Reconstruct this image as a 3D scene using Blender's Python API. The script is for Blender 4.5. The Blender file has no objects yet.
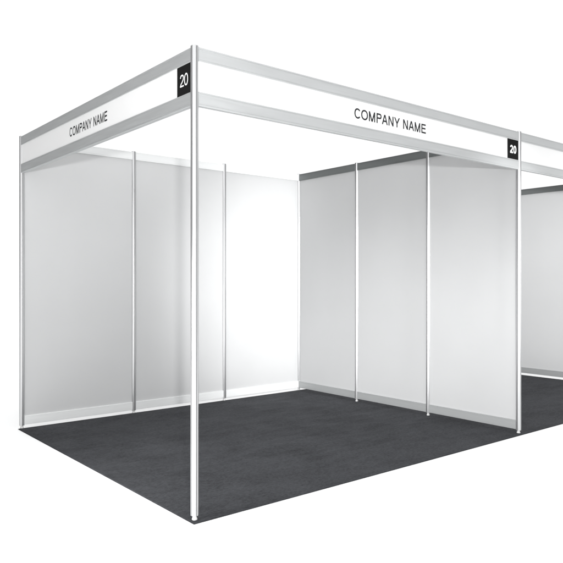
import bpy, bmesh, math
from mathutils import Vector, Matrix

S = bpy.context.scene
COL = S.collection

# ---------------------------------------------------------------- camera
CAM = Vector((-1.8378, -2.9728, 1.2626))
YAW = 0.6853                      # clockwise from +Y
cam_d = bpy.data.cameras.new('camera')
cam = bpy.data.objects.new('camera', cam_d)
COL.objects.link(cam)
cam.location = CAM
cam.rotation_euler = (math.radians(90), 0, -YAW)
cam_d.sensor_width = 36
cam_d.lens = 656.49 / 563 * 36
cam_d.clip_start = 0.05
cam_d.clip_end = 500
S.camera = cam

# ---------------------------------------------------------------- white surround with added bright and dim sides
W = bpy.data.worlds.new('World')
S.world = W
W.use_nodes = True
nt = W.node_tree
bg = nt.nodes['Background']
bg.inputs['Color'].default_value = (0.995, 0.998, 1, 1)
tc = nt.nodes.new('ShaderNodeTexCoord')
sep = nt.nodes.new('ShaderNodeSeparateXYZ')
nt.links.new(tc.outputs['Generated'], sep.inputs[0])
SKY_BASE, SKY_TOP = 1.08, 1.55


def wmath(op, a, b=None):
    q = nt.nodes.new('ShaderNodeMath'); q.operation = op
    for i, v in enumerate((a, b)):
        if v is None: continue
        if isinstance(v, (int, float)): q.inputs[i].default_value = v
        else: nt.links.new(v, q.inputs[i])
    return q.outputs[0]


def wrange(v, f0, f1, t0, t1):
    q = nt.nodes.new('ShaderNodeMapRange')
    q.interpolation_type = 'SMOOTHSTEP'
    for k, x in zip(('From Min', 'From Max', 'To Min', 'To Max'), (f0, f1, t0, t1)):
        q.inputs[k].default_value = x
    nt.links.new(v, q.inputs['Value'])
    return q.outputs[0]


def lobe(direction, c0, c1, gain):
    """added bright or dim side of the white surround, out of view"""
    d = nt.nodes.new('ShaderNodeVectorMath'); d.operation = 'DOT_PRODUCT'
    nt.links.new(tc.outputs['Generated'], d.inputs[0])
    d.inputs[1].default_value = Vector(direction).normalized()
    return wrange(d.outputs['Value'], c0, c1, 1.0, gain)


val = wrange(sep.outputs['Z'], 0.50, 0.95, SKY_BASE, SKY_TOP)      # brighter overhead
val = wmath('MULTIPLY', val, lobe((-0.80, 0.60, 0.05), 0.40, 0.88, 0.05))   # added dimming, far left, darkens the side rails and post edges
val = wmath('MULTIPLY', val, lobe((-0.40, -0.92, -0.05), 0.60, 0.94, 1.6))  # added brightening, behind the camera's left
val = wmath('MULTIPLY', val, lobe((0.45, -0.88, 0.0), 0.60, 0.95, 0.35))    # added dimming, behind on the right
nt.links.new(val, bg.inputs['Strength'])


def aim(o, target):
    o.rotation_euler = (Vector(target) - o.location).to_track_quat('-Z', 'Y').to_euler()


def lamp(name, kind, loc, power, radius, target=None, cone=None, blend=1.0):
    d = bpy.data.lights.new(name, kind)
    d.energy = power
    d.shadow_soft_size = radius
    o = bpy.data.objects.new(name, d)
    COL.objects.link(o)
    o.location = loc
    if target:
        aim(o, target)
    if cone:
        d.spot_size = math.radians(cone)
        d.spot_blend = blend
    return o


lamp('key_lamp', 'POINT', (-2.05, -3.68, 1.55), 600, 0.06)
lamp('fill_spot', 'SPOT', (3.0, -2.6, 1.62), 1350, 0.2, (3.05, 2.79, 1.15), 41, 1.0)  # unseen spot added to whiten the right end of the back wall

lamp('side_wall_fill', 'SPOT', (-3.4, 0.3, 1.05), 1080, 0.35, (3.13, 1.2, -0.15), 40, 1.0)  # unseen spot added to lift the lower right wall
lamp('neighbour_wall_fill', 'SPOT', (-1.0, -5.0, 1.3), 3300, 0.2, (6.27, 1.3, 1.15), 24, 1.0)  # unseen spot behind the camera, added to brighten the neighbouring wall
lamp('corner_fill', 'SPOT', (-2.7, -3.4, 1.6), 260, 0.1, (0.0, 0.35, 2.36), 18, 1.0)  # unseen accent added to whiten the side board near the corner

S.view_settings.view_transform = 'Standard'
S.view_settings.look = 'None'
S.view_settings.exposure = 0
S.view_settings.gamma = 1
S.render.engine = 'CYCLES'
S.cycles.max_bounces = 10
S.cycles.diffuse_bounces = 6


# ---------------------------------------------------------------- materials
def mat(name, base, rough=0.5, metal=0.0, var=0.0, scale=3.0, stretch=(1, 1, 1), bump=0.0,
        bscale=60.0, spec=0.5, rvar=0.0):
    m = bpy.data.materials.new(name)
    m.use_nodes = True
    n = m.node_tree.nodes
    L = m.node_tree.links
    p = n['Principled BSDF']
    p.inputs['Base Color'].default_value = (*base, 1)
    p.inputs['Roughness'].default_value = rough
    p.inputs['Metallic'].default_value = metal
    p.inputs['Specular IOR Level'].default_value = spec
    t = n.new('ShaderNodeTexCoord')
    mp = n.new('ShaderNodeMapping')
    mp.inputs['Scale'].default_value = stretch
    L.new(t.outputs['Object'], mp.inputs['Vector'])
    if var or rvar:
        nz = n.new('ShaderNodeTexNoise')
        nz.inputs['Scale'].default_value = scale
        nz.inputs['Detail'].default_value = 5
        L.new(mp.outputs[0], nz.inputs['Vector'])
    if var:
        cr = n.new('ShaderNodeMapRange')
        cr.inputs['From Min'].default_value = 0.3
        cr.inputs['From Max'].default_value = 0.7
        cr.inputs['To Min'].default_value = 1 - var
        cr.inputs['To Max'].default_value = 1 + var
        L.new(nz.outputs['Fac'], cr.inputs['Value'])
        mx = n.new('ShaderNodeVectorMath'); mx.operation = 'SCALE'
        mx.inputs[0].default_value = base
        L.new(cr.outputs[0], mx.inputs['Scale'])
        L.new(mx.outputs[0], p.inputs['Base Color'])
    if rvar:
        rr = n.new('ShaderNodeMapRange')
        rr.inputs['From Min'].default_value = 0.3
        rr.inputs['From Max'].default_value = 0.7
        rr.inputs['To Min'].default_value = rough - rvar
        rr.inputs['To Max'].default_value = rough + rvar
        L.new(nz.outputs['Fac'], rr.inputs['Value'])
        L.new(rr.outputs[0], p.inputs['Roughness'])
    if bump:
        nb = n.new('ShaderNodeTexNoise')
        nb.inputs['Scale'].default_value = bscale
        nb.inputs['Detail'].default_value = 4
        L.new(mp.outputs[0], nb.inputs['Vector'])
        b = n.new('ShaderNodeBump')
        b.inputs['Strength'].default_value = bump
        b.inputs['Distance'].default_value = 0.002
        L.new(nb.outputs['Fac'], b.inputs['Height'])
        L.new(b.outputs[0], p.inputs['Normal'])
    return m


M = {
    'ground': mat('white_ground', (0.95, 0.95, 0.95), 0.8, spec=0.1),
    'rail': mat('brushed_aluminium_rail', (0.54, 0.552, 0.556), 0.42, 0.55, 0.03, 9, (0.4, 0.4, 12), rvar=0.05),
    'post': mat('satin_aluminium_post', (0.58, 0.585, 0.59), 0.30, 0.82, 0.02, 6, (10, 10, 0.4), rvar=0.04),
    'slot': mat('post_slot_shade', (0.38, 0.385, 0.39), 0.45, 0.5),  # darker copy of the post metal, groove shade put into the colour
    'pale': mat('wall_rail_lit_tone', (0.76, 0.77, 0.77), 0.45, 0.15, 0.02, 9, (0.4, 0.4, 12)),  # back wall's copy of the rail, its light put into the colour
    'grey': mat('wall_rail_shaded_tone', (0.38, 0.388, 0.39), 0.45, 0.25, 0.03, 9, (0.4, 0.4, 12)),  # same rail on the side walls, their shade put into the colour
    'dark': mat('dark_wall_rail', (0.165, 0.176, 0.176), 0.5, 0.3, 0.04, 9, (0.4, 0.4, 12)),  # darker tone for the top rails of the side walls
    'panel': mat('white_laminate_panel', (0.505, 0.509, 0.512), 0.55, 0.0, 0.018, 1.6, (1, 1, 1), 0.05, 90, 0.25),
    'sign': mat('white_fascia_sheet', (0.72, 0.72, 0.72), 0.45, 0.0, 0.006, 2.0, spec=0.3),
    'black': mat('black_vinyl', (0.010, 0.010, 0.010), 0.8, spec=0.04),
    'ink': mat('dark_grey_vinyl_letters', (0.025, 0.025, 0.027), 0.8, spec=0.08),
    'white': mat('white_vinyl_figures', (0.86, 0.86, 0.86), 0.5),
    'plastic': mat('grey_white_plastic_foot', (0.60, 0.60, 0.60), 0.4),
    'core': mat('panel_edge', (0.5, 0.5, 0.5), 0.7),
}


def carpet_material():
    m = bpy.data.materials.new('charcoal_carpet')
    m.use_nodes = True
    n = m.node_tree.nodes
    L = m.node_tree.links
    p = n['Principled BSDF']
    p.inputs['Roughness'].default_value = 0.95
    p.inputs['Specular IOR Level'].default_value = 0.12
    t = n.new('ShaderNodeTexCoord')

    def noise(scale, stretch, detail, rot=0.0, dist=0.0):
        mp = n.new('ShaderNodeMapping')
        mp.inputs['Scale'].default_value = stretch
        mp.inputs['Rotation'].default_value = (0, 0, rot)
        L.new(t.outputs['Object'], mp.inputs['Vector'])
        z = n.new('ShaderNodeTexNoise')
        z.inputs['Scale'].default_value = scale
        z.inputs['Detail'].default_value = detail
        z.inputs['Roughness'].default_value = 0.6
        z.inputs['Distortion'].default_value = dist
        L.new(mp.outputs[0], z.inputs['Vector'])
        return z.outputs['Fac']

    def mad(a, k, c):
        q = n.new('ShaderNodeMath'); q.operation = 'MULTIPLY_ADD'
        L.new(a, q.inputs[0])
        q.inputs[1].default_value = k
        if isinstance(c, float):
            q.inputs[2].default_value = c
        else:
            L.new(c, q.inputs[2])
        return q.outputs[0]
    patch = noise(2.2, (1, 1, 1), 4, 0, 0.6)
    streak = noise(7, (0.35, 1.7, 1), 6, YAW, 0.4)
    pile = noise(70, (0.7, 1.2, 1), 5, YAW)
    speck = noise(260, (1, 1, 1), 2)
    v = mad(patch, 1.5, -1.45)
    v = mad(streak, 1.1, v)
    v = mad(pile, 2.6, v)
    v = mad(speck, 1.3, v)
    mr = n.new('ShaderNodeMath'); mr.operation = 'MULTIPLY'
    L.new(v, mr.inputs[0]); mr.inputs[1].default_value = 0.88
    sc = n.new('ShaderNodeVectorMath'); sc.operation = 'SCALE'
    sc.inputs[0].default_value = (0.0290, 0.0300, 0.0327)
    L.new(mr.outputs[0], sc.inputs['Scale'])
    L.new(sc.outputs[0], p.inputs['Base Color'])
    b = n.new('ShaderNodeBump')
    b.inputs['Strength'].default_value = 0.6
    b.inputs['Distance'].default_value = 0.004
    fine = noise(420, (1, 1, 1), 2)
    h = mad(fine, 0.7, pile)
    L.new(h, b.inputs['Height'])
    L.new(b.outputs[0], p.inputs['Normal'])
    return m


M['carpet'] = carpet_material()


# ---------------------------------------------------------------- helpers
def link(name, bm, m, parent=None, smooth=False, loc=None):
    me = bpy.data.meshes.new(name)
    bm.normal_update()
    bm.to_mesh(me)
    bm.free()
    for mm in (m if isinstance(m, (list, tuple)) else [m]):
        me.materials.append(mm)
    if smooth:
        for p in me.polygons:
            p.use_smooth = True
    o = bpy.data.objects.new(name, me)
    COL.objects.link(o)
    if parent:
        o.parent = parent
    if loc:
        o.location = loc
    return o


def box(lo, hi, bevel=0.0):
    bm = bmesh.new()
    bmesh.ops.create_cube(bm, size=1)
    lo = Vector(lo); hi = Vector(hi)
    c = (lo + hi) / 2; s = hi - lo
    for v in bm.verts:
        v.co = Vector((c.x + v.co.x * s.x, c.y + v.co.y * s.y, c.z + v.co.z * s.z))
    if bevel:
        bmesh.ops.bevel(bm, geom=bm.edges[:], offset=bevel, segments=2, affect='EDGES', profile=0.7)
    return bm


def empty(name, label, cat, loc, rz=0.0, group=None):
    o = bpy.data.objects.new(name, None)
    COL.objects.link(o)
    o.empty_display_size = 0.1
    o.location = loc
    o.rotation_euler = (0, 0, rz)
    tag(o, label, cat, group)
    return o


def tag(o, label=None, cat=None, group=None, kind=None):
    if label: o['label'] = label
    if cat: o['category'] = cat
    if group: o['group'] = group
    if kind: o['kind'] = kind


# ---------------------------------------------------------------- dimensions
H = 2.5
BX, BY = 1.0443, 0.9296           # one wall bay along the front / along the side
LX, LY = 3 * BX, 3 * BY
RAIL = 0.075
GAP = 0.036                       # daylight under the bottom rails
HALF = 0.0205                     # half width of a post


# profile of an eight-grooved extruded post
def post_profile():
    pts = []
    a = HALF
    side = a * math.tan(math.pi / 8)          # half length of a flat
    w, wi, dpt = 0.0028, 0.0050, 0.0065       # groove mouth, inner width, depth
    for k in range(8):
        ang = k * math.pi / 4
        n = Vector((math.cos(ang), math.sin(ang)))
        t = Vector((-n.y, n.x))
        r = 0.0022
        if k % 2:                 # the diagonal faces are plain
            pts += [(n * a - t * (side - r), 0), (n * a + t * (side - r), 0)]
            continue
        pts += [(n * a - t * (side - r), 0), (n * a - t * w, 1), (n * (a - 0.0018) - t * w, 1),
                (n * (a - dpt) - t * (wi * 0.6), 1), (n * (a - dpt) + t * (wi * 0.6), 1),
                (n * (a - 0.0018) + t * w, 0), (n * a + t * w, 0), (n * a + t * (side - r), 0)]
    return pts


PROF = post_profile()


def post_mesh(z0, z1):
    bm = bmesh.new()
    lo = [bm.verts.new((p.x, p.y, z0)) for p, _ in PROF]
    hi = [bm.verts.new((p.x, p.y, z1)) for p, _ in PROF]
    N = len(PROF)
    for i in range(N):
        j = (i + 1) % N
        f = bm.faces.new((lo[i], lo[j], hi[j], hi[i]))
        f.material_index = 1 if PROF[i][1] else 0
    bm.faces.new(hi)
    bm.faces.new(lo[::-1])
    return bm


def lathe(prof, seg=24):
    bm = bmesh.new()
    rings = []
    for r, z in prof:
        rings.append([bm.verts.new((r * math.cos(2 * math.pi * i / seg), r * math.sin(2 * math.pi * i / seg), z))
                      for i in range(seg)])
    for a, b in zip(rings, rings[1:]):
        for i in range(seg):
            j = (i + 1) % seg
            bm.faces.new((a[i], a[j], b[j], b[i]))
    bm.faces.new(rings[-1])
    bm.faces.new(rings[0][::-1])
    return bm


FLOOR_Z = 0.006                   # top of the carpet


def foot_mesh():
    z = FLOOR_Z + 0.0005
    return lathe([(0.0145, z), (0.0150, z + 0.003), (0.0135, z + 0.008), (0.0110, z + 0.014), (0.0095, z + 0.024), (0.0095, z + 0.034)])


def cap_mesh():
    return lathe([(0.0150, H + 0.0045), (0.0150, H + 0.0075), (0.0125, H + 0.009)])


post_src = None


def post_parts(parent, x, y, name='post'):
    """one grooved post with its levelling foot and its end cap, as a part"""
    global post_src
    if post_src is None:
        p = link(name, post_mesh(FLOOR_Z + 0.024, H + 0.005), [M['post'], M['slot']], parent)
        f = link('foot', foot_mesh(), M['plastic'], p)
        c = link('cap', cap_mesh(), M['rail'], p)
        post_src = (p, f, c)
    else:
        p = post_src[0].copy(); COL.objects.link(p); p.parent = parent; p.name = name
        for key in ('label', 'category', 'group'):
            if key in p: del p[key]
        for q in post_src[1:]:
            d = q.copy(); COL.objects.link(d); d.parent = p
    p.location = (x, y, 0)
    return p


def rail_mesh(x0, x1, z0, z1, dep):
    """extruded rail along x: a flat face, thin lips and a shallow groove near each edge"""
    bm = bmesh.new()
    g, gd, e, b = 0.0028, 0.0022, 0.0085, 0.0014
    prof = []
    for s in (1, -1):             # outer face (-y) then inner face (+y)
        y = -s * dep
        zs = [z0, z1] if s == 1 else [z1, z0]
        d = 1 if s == 1 else -1
        prof += [(y + s * b, zs[0]), (y, zs[0] + d * b),
                 (y, zs[0] + d * e), (y + s * gd, zs[0] + d * e), (y + s * gd, zs[0] + d * (e + g)), (y, zs[0] + d * (e + g)),
                 (y, zs[1] - d * (e + g)), (y + s * gd, zs[1] - d * (e + g)), (y + s * gd, zs[1] - d * e), (y, zs[1] - d * e),
                 (y, zs[1] - d * b), (y + s * b, zs[1])]
    A = [bm.verts.new((x0, y, z)) for y, z in prof]
    B = [bm.verts.new((x1, y, z)) for y, z in prof]
    N = len(prof)
    for i in range(N):
        j = (i + 1) % N
        bm.faces.new((A[i], B[i], B[j], A[j]))
    bm.faces.new(A); bm.faces.new(B[::-1])
    bmesh.ops.recalc_face_normals(bm, faces=bm.faces)
    return bm


def wall(label, loc, rz, bay, top_mat, low_mat, post_at, group='white partition walls of the booths'):
    """three white panels between posts, a top and a bottom rail in each bay; local x runs along the wall"""
    t = empty('partition_wall', label, 'partition wall', loc, rz, group)
    for i in range(3):
        a = i * bay + HALF - 0.003
        b = (i + 1) * bay - HALF + 0.003
        link('top_rail', rail_mesh(a, b, H - RAIL, H, 0.0135), top_mat, t)
        link('bottom_rail', rail_mesh(a, b, GAP, GAP + RAIL, 0.0135), low_mat, t)
        link('wall_panel', box((a + 0.001, -0.002, GAP + RAIL - 0.006), (b - 0.001, 0.002, H - RAIL + 0.006)), M['panel'], t)
    for k in post_at:
        post_parts(t, k * bay, 0)
    return t


def arc(cx, cz, rx, rz, a0, a1, n):
    """points along a squarish oval, angles in degrees counter-clockwise from +x"""
    out = []
    for i in range(n + 1):
        a = math.radians(a0 + (a1 - a0) * i / n)
        c, q = math.cos(a), math.sin(a)
        e = 0.92
        out.append((cx + rx * math.copysign(abs(c) ** e, c), cz + rz * math.copysign(abs(q) ** e, q)))
    return out


def glyph(ch, w):
    """strokes of a plain grotesque capital: (advance, list of (points, closed)); cap height 1, w = stroke width"""
    h = w / 2
    if ch == 'C': return 0.98, [(arc(0.50, 0.5, 0.40 - h + 0.04, 0.51 - h, 38, 322, 30), False)]
    if ch == 'O': return 1.06, [(arc(0.53, 0.5, 0.47 - h, 0.51 - h, 0, 360, 40)[:-1], True)]
    if ch == 'M': return 1.14, [([(0.12 + h, 0), (0.12 + h, 1)], False), ([(1.02 - h, 0), (1.02 - h, 1)], False),
                                ([(0.12 + h, 1), (0.57, 0)], False), ([(0.57, 0), (1.02 - h, 1)], False)]
    if ch == 'P': return 0.92, [([(0.12 + h, 0), (0.12 + h, 1)], False),
                                ([(0.12 + w, 1 - h), (0.56, 1 - h)] + arc(0.60, 0.72, 0.26 - h + 0.0, 0.28 - h, 85, -85, 12)
                                 + [(0.56, 0.44 + h), (0.12 + w, 0.44 + h)], False)]
    if ch == 'A': return 0.93, [([(0.03 + h, 0), (0.455, 1)], False), ([(0.475, 1), (0.90 - h, 0)], False), ([(0.21, 0.345), (0.72, 0.345)], False)]
    if ch == 'N': return 1.00, [([(0.12 + h, 0), (0.12 + h, 1)], False), ([(0.88 - h, 0), (0.88 - h, 1)], False),
                                ([(0.12 + h, 1), (0.88 - h, 0)], False)]
    if ch == 'Y': return 0.92, [([(0.03 + h, 1), (0.46, 0.40)], False), ([(0.89 - h, 1), (0.46, 0.40)], False), ([(0.46, 0.43), (0.46, 0)], False)]
    if ch == 'E': return 0.90, [([(0.12 + h, 0), (0.12 + h, 1)], False), ([(0.12 + w, 1 - h), (0.84, 1 - h)], False),
                                ([(0.12 + w, 0.52), (0.80, 0.52)], False), ([(0.12 + w, h), (0.86, h)], False)]
    if ch == '0': return 0.76, [(arc(0.38, 0.5, 0.32 - h, 0.505 - h, 0, 360, 36)[:-1], True)]
    if ch == '2': return 0.76, [(arc(0.38, 0.71, 0.31 - h, 0.295 - h, 178, -30, 18) + [(0.44, 0.40), (0.20, 0.23), (0.11 + h, h)], False),
                                ([(0.06, h), (0.69, h)], False)]
    return 0.46, []


def text_mesh(body, width, cap, w=0.162, wide=1.0):
    """flat vinyl lettering standing in the xz plane, face towards -y, centred on the origin"""
    bm = bmesh.new()
    x = 0.0
    lay = 0
    for ch in body:
        adv, strokes = glyph(ch, w)
        for pts, closed in strokes:
            lay += 1
            y = -0.00005 * (lay % 4)           # strokes that cross do not share one plane
            P = [Vector((p[0] + x, p[1])) for p in pts]
            n = len(P)
            L = []
            for i in range(n):
                if closed:
                    d0 = (P[i] - P[i - 1]).normalized(); d1 = (P[(i + 1) % n] - P[i]).normalized()
                else:
                    d0 = (P[i] - P[i - 1]).normalized() if i else (P[1] - P[0]).normalized()
                    d1 = (P[i + 1] - P[i]).normalized() if i < n - 1 else d0
                t = d0 + d1
                if t.length < 0.05: t = d0
                t.normalize()
                nn = Vector((-t.y, t.x))
                k = min(1.25, 1 / max(0.3, abs(nn.dot(Vector((-d0.y, d0.x))))))
                L.append((P[i] + nn * w / 2 * k, P[i] - nn * w / 2 * k))
            if not closed:                         # slanted strokes end level with the cap height and the baseline
                for i in (0, n - 1):
                    d = (P[1] - P[0]) if i == 0 else (P[n - 1] - P[n - 2])
                    if P[i].y in (0.0, 1.0) and abs(d.y) > 0.2:
                        L[i] = tuple(Vector((v.x + d.x / d.y * (P[i].y - v.y), P[i].y)) for v in L[i])
            V = [(bm.verts.new((a.x, y, a.y)), bm.verts.new((b.x, y, b.y))) for a, b in L]
            for i in range(n if closed else n - 1):
                a, b = V[i], V[(i + 1) % n]
                bm.faces.new((a[0], b[0], b[1], a[1]))
        x += adv - 0.05
    xs = [v.co.x for v in bm.verts]
    mid = (max(xs) + min(xs)) / 2
    sx = width / (max(xs) - min(xs))
    for v in bm.verts:
        v.co = ((v.co.x - mid) * sx, v.co.y, (v.co.z - 0.5) * cap)
    for f in bm.faces:
        if f.normal.y > 0: f.normal_flip()
    return bm


def fascia(label, loc, rz, length, text_x=None, text_w=None, plate=None, num_w=0.09, num_bold=0.12, num_h=0.07):
    """local x runs along the board, the printed face looks to -y"""
    t = empty('fascia_board', label, 'fascia board', loc, rz, 'fascia boards along the top of the booths')
    z0 = H - 0.310
    a, b = HALF - 0.003, length - HALF + 0.003
    link('top_rail', rail_mesh(a, b, H - RAIL, H, 0.0140), M['rail'], t)
    link('bottom_rail', rail_mesh(a, b, z0, z0 + RAIL, 0.0140), M['rail'], t)
    s = link('sign_panel', box((a + 0.001, -0.0085, z0 + RAIL - 0.006), (b - 0.001, -0.0045, H - RAIL + 0.006)), M['sign'], t)
    zc = H - 0.155
    if text_x is not None:
        link('lettering', text_mesh('COMPANY NAME', text_w, 0.066), M['ink'], s, loc=(text_x, -0.0087, zc))
    if plate:
        p = link('number_plate', box((plate[0], -0.0110, z0 + RAIL + 0.0005), (plate[1], -0.0087, H - RAIL - 0.0005)), M['black'], t)
        link('number', text_mesh('20', num_w, num_h, num_bold), M['white'], p,
             loc=((plate[0] + plate[1]) / 2 + 0.002, -0.0112, zc))
    return t


# ---------------------------------------------------------------- setting
bm = bmesh.new()
bmesh.ops.create_grid(bm, x_segments=1, y_segments=1, size=200)
g = link('floor', bm, M['ground'])
g.location = (0, 0, -0.0005)
tag(g, kind='structure')

# ---------------------------------------------------------------- carpet
bm = box((0, 0, 0), (2 * LX + 0.032, LY + 0.046, FLOOR_Z))
bmesh.ops.bevel(bm, geom=[e for e in bm.edges if all(v.co.z > 0.001 for v in e.verts)], offset=0.003, segments=2, affect='EDGES')
cp = link('carpet', bm, M['carpet'], loc=(-0.032, -0.046, 0))
tag(cp, 'charcoal grey carpet lying under both exhibition booths on the white floor', 'carpet')

# ---------------------------------------------------------------- front corner post
pt = post_parts(None, 0, 0, 'corner_post')
tag(pt, 'tall grooved aluminium post at the front corner, between the two lettered boards', 'post')

# ---------------------------------------------------------------- walls
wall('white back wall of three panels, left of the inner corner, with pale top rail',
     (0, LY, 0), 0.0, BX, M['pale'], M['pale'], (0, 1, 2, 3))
# local x along -y of the scene, seen face (-y local) turned to -x
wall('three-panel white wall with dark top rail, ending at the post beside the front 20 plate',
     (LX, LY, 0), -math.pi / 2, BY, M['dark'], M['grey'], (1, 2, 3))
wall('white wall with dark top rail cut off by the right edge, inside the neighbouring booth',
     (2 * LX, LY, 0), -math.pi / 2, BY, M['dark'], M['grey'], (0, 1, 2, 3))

# ---------------------------------------------------------------- fascia boards
fascia('long front board reading COMPANY NAME with black 20 plate at its right end',
       (0, 0, 0), 0.0, LX, 1.550, 0.722, (2.957 - 0.004, LX - HALF), 0.092, 0.20, 0.066)
fascia('short side board reading COMPANY NAME, black 20 plate beside the front corner post',
       (0, LY, 0), -math.pi / 2, LY, LY - 1.380, 0.640, (LY - 0.162, LY - HALF), 0.082, 0.115, 0.066)
fascia('blank white board with grey rails above the neighbouring booth, right of the 20 plate',
       (LX, 0, 0), 0.0, LX)
